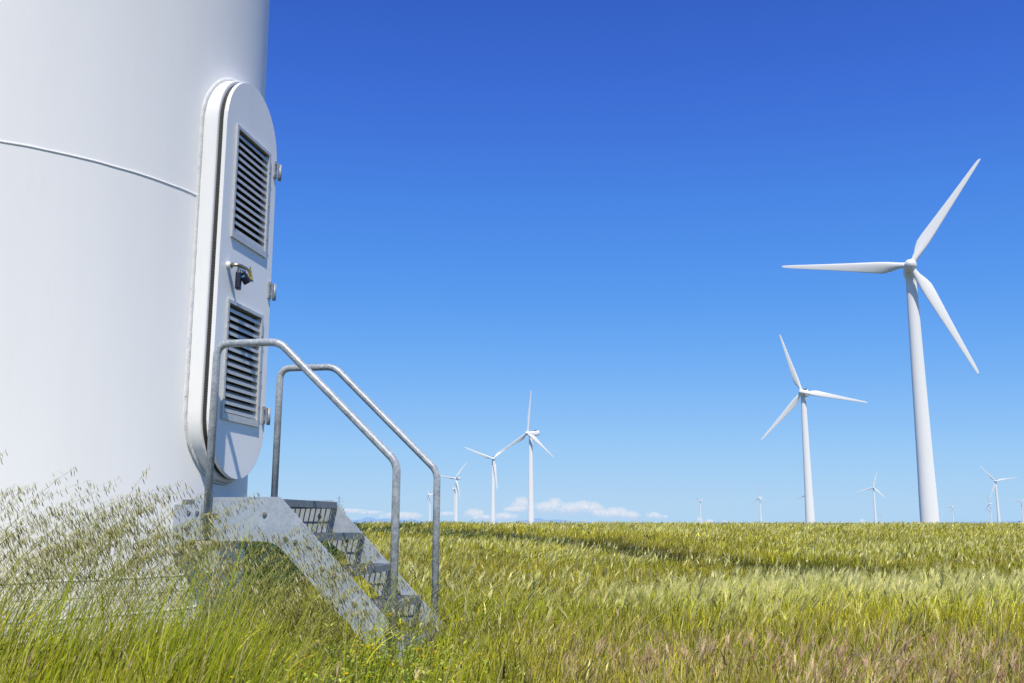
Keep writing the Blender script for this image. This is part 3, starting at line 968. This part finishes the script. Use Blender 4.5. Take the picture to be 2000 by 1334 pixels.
def heads(veg, x, y, hmin, hmax, hl, hw, colA, colB, awns, kst, wst, droop, fan=0.0):
    """stems carrying seed heads"""
    n = len(x)
    if n == 0: return
    H = hmin + (hmax - hmin) * rng.random(n)
    H = H * (0.8 + 0.4 * fnoise(x, y, 1.1))
    az = rng.normal(0.1, 0.55, n) + (rng.random(n) < 0.1) * math.pi
    l0 = np.abs(rng.normal(0.08, 0.08, n)); l1 = l0 + np.abs(rng.normal(0.35, 0.25, n))
    b = np.stack([x, y, gz(x, y)], 1)
    p, th = curve(b, H, az, l0, l1, kst)
    t = np.linspace(0, 1, kst)[None]
    cs = lerp(G_MID, lerp(G_YEL, STRAW, rng.random((n, 1))), rng.random((n, 1)))
    wa = rng.normal(0, 0.6, n)
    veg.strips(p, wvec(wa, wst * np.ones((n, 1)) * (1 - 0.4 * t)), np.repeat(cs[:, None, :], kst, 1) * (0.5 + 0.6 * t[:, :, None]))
    # the head continues the stem and nods over
    th1 = th + np.abs(rng.normal(droop, 0.22, n))
    az = az + rng.normal(0, 0.5, n)
    L_ = hl * (0.7 + 0.6 * rng.random(n))
    ph, the = curve(p[:, -1], L_, az, th, th1, 4)
    prof = C(0.35, 1.0, 0.75, 0.08)[None]
    hc = lerp(colA, colB, rng.random((n, 1)) ** 0.8) * (0.8 + 0.4 * rng.random((n, 1)))
    c = hc[:, None, :] * C(0.75, 0.95, 1.05, 1.15)[None, :, None]
    w = (hw * (0.7 + 0.6 * rng.random(n)))[:, None] * prof
    veg.strips(ph, wvec(wa, w), c)
    veg.strips(ph, wvec(wa + 1.4, w), c)
    for a in range(awns):
        s = 0.1 + 0.75 * (a + rng.random(n) * 0.8) / awns
        i0 = np.clip((s * 3).astype(int), 0, 2); f = (s * 3 - i0)[:, None]
        st_ = ph[np.arange(n), i0] * (1 - f) + ph[np.arange(n), i0 + 1] * f
        d = ph[np.arange(n), i0 + 1] - ph[np.arange(n), i0]
        d /= np.linalg.norm(d, axis=1, keepdims=True) + 1e-9
        d = d + rng.normal(0, 0.22 + fan, (n, 3)); d /= np.linalg.norm(d, axis=1, keepdims=True)
        ln = (hl * (0.7 + 0.5 * rng.random(n)))[:, None]
        q = np.stack([st_, st_ + d * ln * 0.5, st_ + d * ln], 1)
        aw = (hw * (0.13 + 0.25 * fan))
        veg.strips(q, wvec(wa, aw * np.ones((n, 1)) * C(0.8, 1.0 if fan else 0.6, 0.1)[None]), np.repeat((hc * 1.05)[:, None, :], 3, 1))

def pick(y0, y1, dens, which, base=0.0, seed_pow=1.0):
    x, y = scatter(y0, y1, dens)
    z = zone(x, y)
    pr = np.clip(base + z[which] ** seed_pow, 0, 1) * (1 - 0.85 * shade_band(x, y))
    k = rng.random(len(x)) < pr
    return x[k], y[k]

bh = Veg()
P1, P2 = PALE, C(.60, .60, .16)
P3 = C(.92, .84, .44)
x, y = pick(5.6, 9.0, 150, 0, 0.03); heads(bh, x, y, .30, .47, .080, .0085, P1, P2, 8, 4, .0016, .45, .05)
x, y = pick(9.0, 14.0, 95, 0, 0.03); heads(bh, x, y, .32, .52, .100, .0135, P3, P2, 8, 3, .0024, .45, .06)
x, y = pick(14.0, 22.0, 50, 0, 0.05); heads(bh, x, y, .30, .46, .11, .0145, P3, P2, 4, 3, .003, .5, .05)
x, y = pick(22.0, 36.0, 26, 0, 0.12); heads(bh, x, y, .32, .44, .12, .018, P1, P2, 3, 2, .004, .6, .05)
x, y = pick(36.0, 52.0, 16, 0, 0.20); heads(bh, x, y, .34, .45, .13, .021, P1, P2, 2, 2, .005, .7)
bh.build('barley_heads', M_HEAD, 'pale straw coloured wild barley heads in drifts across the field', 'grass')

br = Veg()
B1, B2 = C(.40, .21, .12), C(.80, .62, .38)
x, y = pick(4.0, 6.5, 170, 1, 0.03); heads(br, x, y, .16, .30, .055, .0046, B1, B2, 8, 4, .0010, .5, .16)
x, y = pick(6.5, 10.0, 90, 1, 0.02); heads(br, x, y, .18, .32, .060, .0058, B1, B2, 6, 3, .0014, .5, .16)
x, y = scatter(3.8, 5.2, 14); heads(br, x, y, .26, .36, .050, .0036, B1 * .8, B2 * .8, 8, 4, .0011, .5, .16)
br.build('brome_heads', M_HEAD, 'reddish brown brome seed heads in the short dry grass along the bottom', 'grass')

# tall wild oats in front of the tower, streaming to the right in the wind
def oats(veg, x, y, hmin, hmax, sp_n, l1m=1.15):
    n = len(x)
    H = hmin + (hmax - hmin) * rng.random(n)
    az = rng.normal(0.05, 0.28, n)
    l0 = np.abs(rng.normal(0.18, 0.10, n)); l1 = l0 + np.abs(rng.normal(l1m, 0.22, n))
    k = 14
    b = np.stack([x, y, gz(x, y)], 1)
    p, _ = curve(b, H, az, l0, l1, k, 1.7)
    t = np.linspace(0, 1, k)[None]
    cs = lerp(C(.42, .47, .06), C(.72, .66, .24), rng.random((n, 1)) ** 1.5)
    for off in (0.0, 1.57):
        veg.strips(p, wvec(off + np.zeros(n), 0.0020 * np.ones((n, 1)) * (1.15 - 0.8 * t)), np.repeat(cs[:, None, :], k, 1) * (0.6 + 0.5 * t[:, :, None]))
    # long narrow leaves up the stem
    for j in range(2):
        i0 = rng.integers(1, 6, n)
        bb = p[np.arange(n), i0]
        lp_, _ = curve(bb, 0.16 + 0.16 * rng.random(n), az + rng.normal(0, 0.7, n), 0.3 + 0.3 * rng.random(n), 1.2 + 0.9 * rng.random(n), 6)
        tt = np.linspace(0, 1, 6)[None]
        lc = lerp(G_MID, G_YEL, rng.random((n, 1)))
        veg.strips(lp_, wvec(rng.normal(0, 0.8, n), 0.0032 * np.ones((n, 1)) * (1 - tt ** 1.5 * 0.95)), np.repeat(lc[:, None, :], 6, 1))
    # panicle
    for j in range(sp_n):
        s = 0.56 + 0.44 * ((j + rng.random(n)) / sp_n) ** 0.9
        fi = s * (k - 1); i0 = np.clip(fi.astype(int), 0, k - 2); f = (fi - i0)[:, None]
        a = p[np.arange(n), i0] * (1 - f) + p[np.arange(n), i0 + 1] * f
        spread = (0.085 * (1.15 - s))[:, None]
        d = np.stack([rng.normal(0.6, 0.8, n), rng.normal(0, 0.8, n), rng.normal(0.10, 0.55, n)], 1)
        e = a + d * spread * (0.3 + rng.random((n, 1)))
        mid = (a + e) / 2 + C(0, 0, 0.012)
        pc = lerp(cs, C(.40, .36, .16), 0.5)
        veg.strips(np.stack([a, mid, e], 1), wvec(np.zeros(n), 0.0006 * np.ones((n, 3))), np.repeat(pc[:, None, :], 3, 1))
        # hanging spikelet, blown to the right
        dr = np.stack([0.42 + rng.normal(0, 0.13, n), rng.normal(0, 0.16, n), -0.9 + rng.normal(0, 0.10, n)], 1)
        dr /= np.linalg.norm(dr, axis=1, keepdims=True)
        ln = (0.020 + 0.012 * rng.random(n))[:, None]
        q = np.stack([e, e + dr * ln * 0.35, e + dr * ln * 0.7, e + dr * ln], 1)
        dry = rng.random((n, 1)) < 0.10
        sc = lerp(C(.11, .105, .038), C(.36, .33, .12), rng.random((n, 1)) ** 1.4)
        sc = np.where(dry, C(.66, .60, .42), sc)
        w = 0.0018 * (0.8 + 0.5 * rng.random((n, 1))) * C(0.35, 1.0, 0.8, 0.12)[None] * np.where(dry, 1.25, 1.0)
        c = np.repeat(sc[:, None, :], 4, 1) * C(1.25, 1.0, .9, .8)[None, :, None]
        veg.strips(q, wvec(rng.normal(0, .4, n), w), c)
        veg.strips(q, wvec(1.57 + rng.normal(0, .4, n), w * 0.8), c)

ot = Veg()
def spot(n, x0, x1, y0, y1):
    return x0 + (x1 - x0) * rng.random(n), y0 + (y1 - y0) * rng.random(n)
def fan(n, a0, a1, y0, y1):
    """n points between two headings (x/y) and two distances, kept clear of the tower"""
    y = y0 + (y1 - y0) * rng.random(n); x = (a0 + (a1 - a0) * rng.random(n)) * y
    ok = np.hypot(x - CX, y - CY) > 1.77
    return x[ok], y[ok]
x, y = fan(110, -.84, -.48, 4.0, 4.7); oats(ot, x, y, 1.12, 1.38, 32, 1.3)
x, y = fan(76, -.64, -.38, 4.0, 4.7); oats(ot, x, y, 1.02, 1.30, 32, 1.25)
x, y = fan(58, -.50, -.28, 4.0, 4.8); oats(ot, x, y, 0.86, 1.14, 28, 1.1)
x, y = fan(16, -.32, -.12, 4.0, 4.8); oats(ot, x, y, 0.70, 0.95, 20, 0.9)
x, y = fan(50, -.38, -.20, 4.1, 4.9); oats(ot, x, y, 0.66, 0.98, 24, 1.0)
x, y = fan(22, -.26, -.06, 4.1, 5.0); oats(ot, x, y, 0.46, 0.74, 18, 0.9)
x, y = fan(10, -.20, .02, 5.0, 8.0); oats(ot, x, y, 0.45, 0.65, 14, 1.0)
x, y = spot(16, -1.6, 0.4, 9.0, 16.0); oats(ot, x, y, 0.55, 0.85, 16, 1.0)
x, y = spot(30, -7.0, 0.2, 18, 34); oats(ot, x, y, 0.6, 0.8, 14, 1.0)
x, y = fan(14, .36, .53, 34, 44); oats(ot, x, y, 0.6, 0.85, 12, 0.9)
x, y = fan(16, -.08, -.01, 30, 42); oats(ot, x, y, 0.6, 0.9, 14, 1.0)
ot.build('wild_oats', M_OAT, 'tall wild oats with drooping seed heads blown right in front of the tower', 'grass')

# long green grass leaves tangled under the oats
tg = Veg()
def tall(veg, n, a0, a1, y0, y1, h0, h1, w):
    x, y = fan(n, a0, a1, y0, y1); n = len(x)
    H = (h0 + (h1 - h0) * rng.random(n) ** 1.4) * (0.75 + 0.5 * fnoise(x, y, 0.3))
    az = rng.normal(0.1, 0.6, n)
    l0 = np.abs(rng.normal(0.10, 0.09, n)); l1 = l0 + np.abs(rng.normal(0.38, 0.28, n))
    p, _ = curve(np.stack([x, y, gz(x, y)], 1), H, az, l0, l1, 7)
    t = np.linspace(0, 1, 7)[None]
    c = lerp(C(.32, .43, .014), C(.66, .66, .045), rng.random((n, 1)))
    c = np.where(rng.random((n, 1)) < 0.2, STRAW * (0.45 + 0.6 * rng.random((n, 1))), c)
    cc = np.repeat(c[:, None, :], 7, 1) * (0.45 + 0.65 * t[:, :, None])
    veg.strips(p, wvec(rng.normal(0, .6, n), w * (0.5 + 0.9 * rng.random((n, 1))) * (1 - t ** 1.7 * 0.95)), cc)
tall(tg, 2100, -.72, -.26, 3.9, 4.8, 0.34, 0.80, 0.0020)
tall(tg, 520, -.72, -.30, 3.9, 4.7, 0.50, 1.00, 0.0027)
tall(tg, 700, -.38, -.20, 4.0, 5.0, 0.22, 0.52, 0.0021)
tall(tg, 260, -.20, -.04, 4.0, 5.0, 0.16, 0.40, 0.0024)
tall(tg, 700, -.30, -.12, 5.2, 6.8, 0.30, 0.50, 0.0022)
tall(tg, 900, -.16, .08, 5.2, 10.0, 0.34, 0.52, 0.0021)
tall(tg, 260, -.40, -.28, 4.0, 4.9, 0.30, 0.72, 0.0022)
tall(tg, 90, -.28, -.15, 4.0, 4.9, 0.30, 0.66, 0.0022)
tall(tg, 160, -.16, -.02, 4.1, 4.9, 0.26, 0.52, 0.0026)
tall(tg, 260, .0, .50, 4.9, 6.4, 0.26, 0.42, 0.0052)
tg.build('tall_grass', M_GRASS, 'long green grass growing against the foot of the tower and under the stairs', 'grass')

# low leafy weeds with yellow flowers beside the stairs
wd = Veg(); fl = Veg()
def weeds(n, x0, x1, y0, y1, h0, h1, flower):
    x, y = spot(n, x0, x1, y0, y1); n = len(x)
    H = h0 + (h1 - h0) * rng.random(n)
    az = rng.random(n) * 6.28
    p, _ = curve(np.stack([x, y, gz(x, y)], 1), H, az, np.abs(rng.normal(.05, .05, n)), np.abs(rng.normal(.3, .15, n)), 6)
    wd.strips(p, wvec(np.zeros(n), 0.0014 * np.ones((n, 6))), np.ones((n, 6, 3)) * C(.15, .17, .03))
    for j in range(16):
        s = 0.15 + 0.85 * rng.random(n)
        fi = s * 5; i0 = np.clip(fi.astype(int), 0, 4); f = (fi - i0)[:, None]
        a = p[np.arange(n), i0] * (1 - f) + p[np.arange(n), i0 + 1] * f
        L_ = 0.018 + 0.022 * rng.random(n)
        q, _ = curve(a, L_, rng.random(n) * 6.28, .5 + .5 * rng.random(n), 1.2 + .6 * rng.random(n), 4)
        lc = lerp(C(.33, .46, .025), C(.68, .72, .13), rng.random((n, 1)))
        wd.strips(q, wvec(rng.random(n) * 6.28, 0.0055 * np.ones((n, 1)) * C(.3, 1, .9, .1)[None]), np.repeat(lc[:, None, :], 4, 1))
    k = rng.random(n) < flower
    tip = p[k, -1]; m = len(tip)
    for j in range(10):
        aa = np.full(m, j * 0.628) + rng.normal(0, .2, m)
        d = np.stack([np.cos(aa), np.sin(aa), 0.35 + rng.normal(0, .2, m)], 1)
        L_ = 0.011 + 0.005 * rng.random((m, 1))
        tang = np.stack([-np.sin(aa), np.cos(aa), np.zeros(m)], 1)
        q = np.stack([tip, tip + d * L_ * .6, tip + d * L_], 1)
        wv = tang[:, None, :] * (C(.0015, .0045, .002)[None, :, None])
        fl.strips(q, wv, np.repeat(lerp(C(.75, .52, .01), C(.85, .68, .03), rng.random((m, 1)))[:, None, :], 3, 1))
def wfan(n, a0, a1, y0, y1, *r):
    global spot
    keep = spot; spot = lambda n_, *_: fan(n_, a0, a1, y0, y1)
    weeds(n, a0, a1, y0, y1, *r); spot = keep
wfan(380, -.30, -.08, 4.0, 5.1, .12, .33, .16)
wfan(70, -.18, -.09, 4.2, 4.9, .28, .50, .30)
wfan(130, -.10, .02, 4.3, 5.6, .12, .30, .08)
wfan(90, -.60, -.30, 4.0, 4.6, .20, .40, .12)
wfan(40, -.14, .06, 5.4, 7.0, .20, .36, .5)
wd.build('leafy_weeds', M_GRASS, 'low leafy green weeds growing beside the foot of the stairs', 'weeds')
fl.build('yellow_flowers', M_HEAD, 'small yellow flowers scattered on the weeds by the stairs', 'flowers')

# one poppy standing above the far edge of the field
def poppy():
    x, y = 0.513 * 44.0, 44.0
    g = float(gz(x, y))
    o = empty('poppy', (x, y, g)); tag(o, 'single red poppy rising above the edge of the field at far right', 'poppy')
    mb = MB(); h = EYE - g + 0.03
    mb.tube([(0, 0, 0), (0.01, 0, h * 0.5), (0.03, 0, h)], 0.005, 6)
    mb.build('stem', mat('poppy_stem', (0.12, 0.17, 0.03), 0.6)[0], o)
    mr = mat('poppy_petal', (0.55, 0.03, 0.015), 0.5)[0]
    for k in range(4):
        mb = MB(); a = k * math.pi / 2; vs = [(0.03, 0, h)]
        for i in range(7):
            b = a + R(-58 + 116 * i / 6)
            r = 0.055 * (1 - 0.12 * abs(i - 3) / 3)
            vs.append((0.03 + r * math.cos(b), r * math.sin(b), h + 0.035 + 0.006 * (k % 2)))
        mb.add(vs, [(0, i, i + 1) for i in range(1, 7)], True)
        mb.build('petal', mr, o)
poppy()

# loose dry straws
ds = Veg()
x, y = scatter(3.6, 12.0, 5); n = len(x)
p, _ = curve(np.stack([x, y, gz(x, y)], 1), .5 + .35 * rng.random(n), rng.normal(.1, .5, n), np.abs(rng.normal(.4, .2, n)), np.abs(rng.normal(1.2, .3, n)), 8)
ds.strips(p, wvec(np.zeros(n), .0013 * np.ones((n, 8))), np.ones((n, 8, 3)) * lerp(C(.38, .36, .12), C(.62, .54, .32), rng.random((n, 1)))[:, None, :])
ds.build('dry_straws', M_HEAD, 'bent pale dry straws sticking out of the green grass', 'straw')

# ------------------------------------------------------------------ camera, sun, sky
cam = bpy.data.objects.new('camera', bpy.data.cameras.new('camera')); link(cam)
cam.location = (0, 0, EYE); cam.rotation_euler = (R(90) + 0.1846, 0, 0)
cam.data.sensor_width = 36; cam.data.lens = 36 * 1897 / 2000
cam.data.clip_start = 0.05; cam.data.clip_end = 90000
scene.camera = cam

SAZ, SEL = -84.0, 55.0         # heading of the sun (degrees from +X) and elevation
sun = bpy.data.objects.new('sun', bpy.data.lights.new('sun', 'SUN')); link(sun)
sd = Vector((math.cos(R(SAZ)) * math.cos(R(SEL)), math.sin(R(SAZ)) * math.cos(R(SEL)), math.sin(R(SEL))))
sun.rotation_euler = sd.to_track_quat('Z', 'Y').to_euler()
sun.location = (0, -20, 60)
sun.data.energy = 5.0; sun.data.angle = R(0.53); sun.data.color = (1.0, 0.93, 0.80)

world = bpy.data.worlds.new('World'); scene.world = world; world.use_nodes = True
nt = world.node_tree; bg = nt.nodes['Background']
sky = nt.nodes.new('ShaderNodeTexSky'); sky.sky_type = 'NISHITA'; sky.sun_disc = False
sky.sun_elevation = R(SEL); sky.sun_rotation = R(90 - SAZ)
sky.altitude = 300; sky.air_density = 1.0; sky.dust_density = 0.3; sky.ozone_density = 3.0
SKYS = 0.1
bg.inputs[1].default_value = SKYS
# a polarised, saturated response to the Nishita sky: its red channel drives the blue gradient
sep = nt.nodes.new('ShaderNodeSeparateColor'); nt.links.new(sky.outputs[0], sep.inputs[0])
def lin(c): return tuple(((v / 255 + .055) / 1.055) ** 2.4 if v > 10 else v / 255 / 12.92 for v in c)
cr = nt.nodes.new('ShaderNodeValToRGB')
stops = [(.07, (46, 86, 182)), (.096, (54, 98, 197)), (.115, (63, 112, 213)), (.15, (74, 134, 228)), (.177, (82, 145, 234)), (.215, (93, 157, 239)), (.272, (109, 171, 243)),
         (.362, (132, 187, 246)), (.516, (156, 203, 246)), (.653, (169, 209, 244)), (.766, (179, 213, 242))]
el = cr.color_ramp.elements
while len(el) < len(stops): el.new(0.5)
for e, (p_, c_) in zip(el, stops): e.position = p_; e.color = (*lin(c_), 1)
nt.links.new(math_node(nt, 'MULTIPLY', sep.outputs[0], 0.1), cr.inputs[0])
# small cumulus low over the horizon, as (heading, elevation, half width, half height) in degrees
CLOUDS = [(0.54, 1.05, .60, .48), (.1, .75, .8, .22), (2.55, 1.15, .50, .30), (2.0, .85, .85, .42), (3.4, .80, .80, .42), (4.1, .98, .55, .34), (4.75, .78, .65, .46), (5.4, .5, .7, .3), (6.1, .56, .85, .36), (6.9, .42, .70, .28),
          (8.2, .42, .40, .22), (8.8, .33, .3, .12), (-2.25, .50, .60, .34), (-1.6, .3, .6, .2), (-.45, .36, .75, .26), (-9.3, .66, 1.0, .16), (-8.1, .58, .7, .13), (-6.4, .38, 1.3, .28), (-3.8, .50, .45, .18), (-11.5, .5, 1.0, .2),
          (10.75, .14, .26, .22), (11.4, .08, .24, .14), (12.1, .06, .2, .1), (19.6, .10, .18, .14)]
tc = nt.nodes.new('ShaderNodeTexCoord'); sx = nt.nodes.new('ShaderNodeSeparateXYZ'); nt.links.new(tc.outputs['Generated'], sx.inputs[0])
n1 = noise(nt, tc.outputs['Generated'], 150, 5, 0.6); n2 = noise(nt, tc.outputs['Generated'], 420, 4, 0.65)
azn = math_node(nt, 'MULTIPLY', math_node(nt, 'ARCTAN2', sx.outputs[0], sx.outputs[1]), 57.2958)
eln = math_node(nt, 'MULTIPLY', math_node(nt, 'ARCSINE', sx.outputs[2]), 57.2958)
azn = math_node(nt, 'ADD', azn, math_node(nt, 'MULTIPLY', math_node(nt, 'SUBTRACT', n1, 0.5), 1.3))
eln = math_node(nt, 'ADD', eln, math_node(nt, 'MULTIPLY', math_node(nt, 'SUBTRACT', n2, 0.5), 0.35))
best = None; rel = None
for a0, e0, wd_, hd_ in CLOUDS:
    dx = math_node(nt, 'MULTIPLY', math_node(nt, 'SUBTRACT', azn, a0), 1 / wd_)
    dy = math_node(nt, 'MULTIPLY', math_node(nt, 'SUBTRACT', eln, e0), 1 / hd_)
    q = math_node(nt, 'SUBTRACT', 1.0, math_node(nt, 'ADD', math_node(nt, 'MULTIPLY', dx, dx), math_node(nt, 'MULTIPLY', dy, dy)))
    best = q if best is None else math_node(nt, 'MAXIMUM', best, q)
    top = math_node(nt, 'ADD', dy, math_node(nt, 'MULTIPLY', math_node(nt, 'MINIMUM', q, 0.0), 50.0))
    rel = top if rel is None else math_node(nt, 'MAXIMUM', rel, top)
dens = math_node(nt, 'ADD', best, math_node(nt, 'MULTIPLY', math_node(nt, 'SUBTRACT', n2, 0.5), 2.2))
cm = ramp(nt, dens, -0.2, 1.15)
ccol = mix_rgb(nt, ramp(nt, rel, -0.7, 0.35), lin((190, 208, 238)), lin((238, 238, 244)))
out = mix_rgb(nt, math_node(nt, 'MULTIPLY', cm, 0.86), cr.outputs[0], ccol)
sc10 = nt.nodes.new('ShaderNodeVectorMath'); sc10.operation = 'SCALE'; sc10.inputs[3].default_value = 1 / SKYS
nt.links.new(out, sc10.inputs[0]); nt.links.new(sc10.outputs[0], bg.inputs[0])

scene.view_settings.view_transform = 'Standard'; scene.view_settings.look = 'None'; scene.view_settings.exposure = 0
scene.cycles.use_denoising = True
scene.cycles.denoising_prefilter = 'NONE'
scene.cycles.use_adaptive_sampling = False
scene.cycles.max_bounces = 6; scene.cycles.transparent_max_bounces = 4
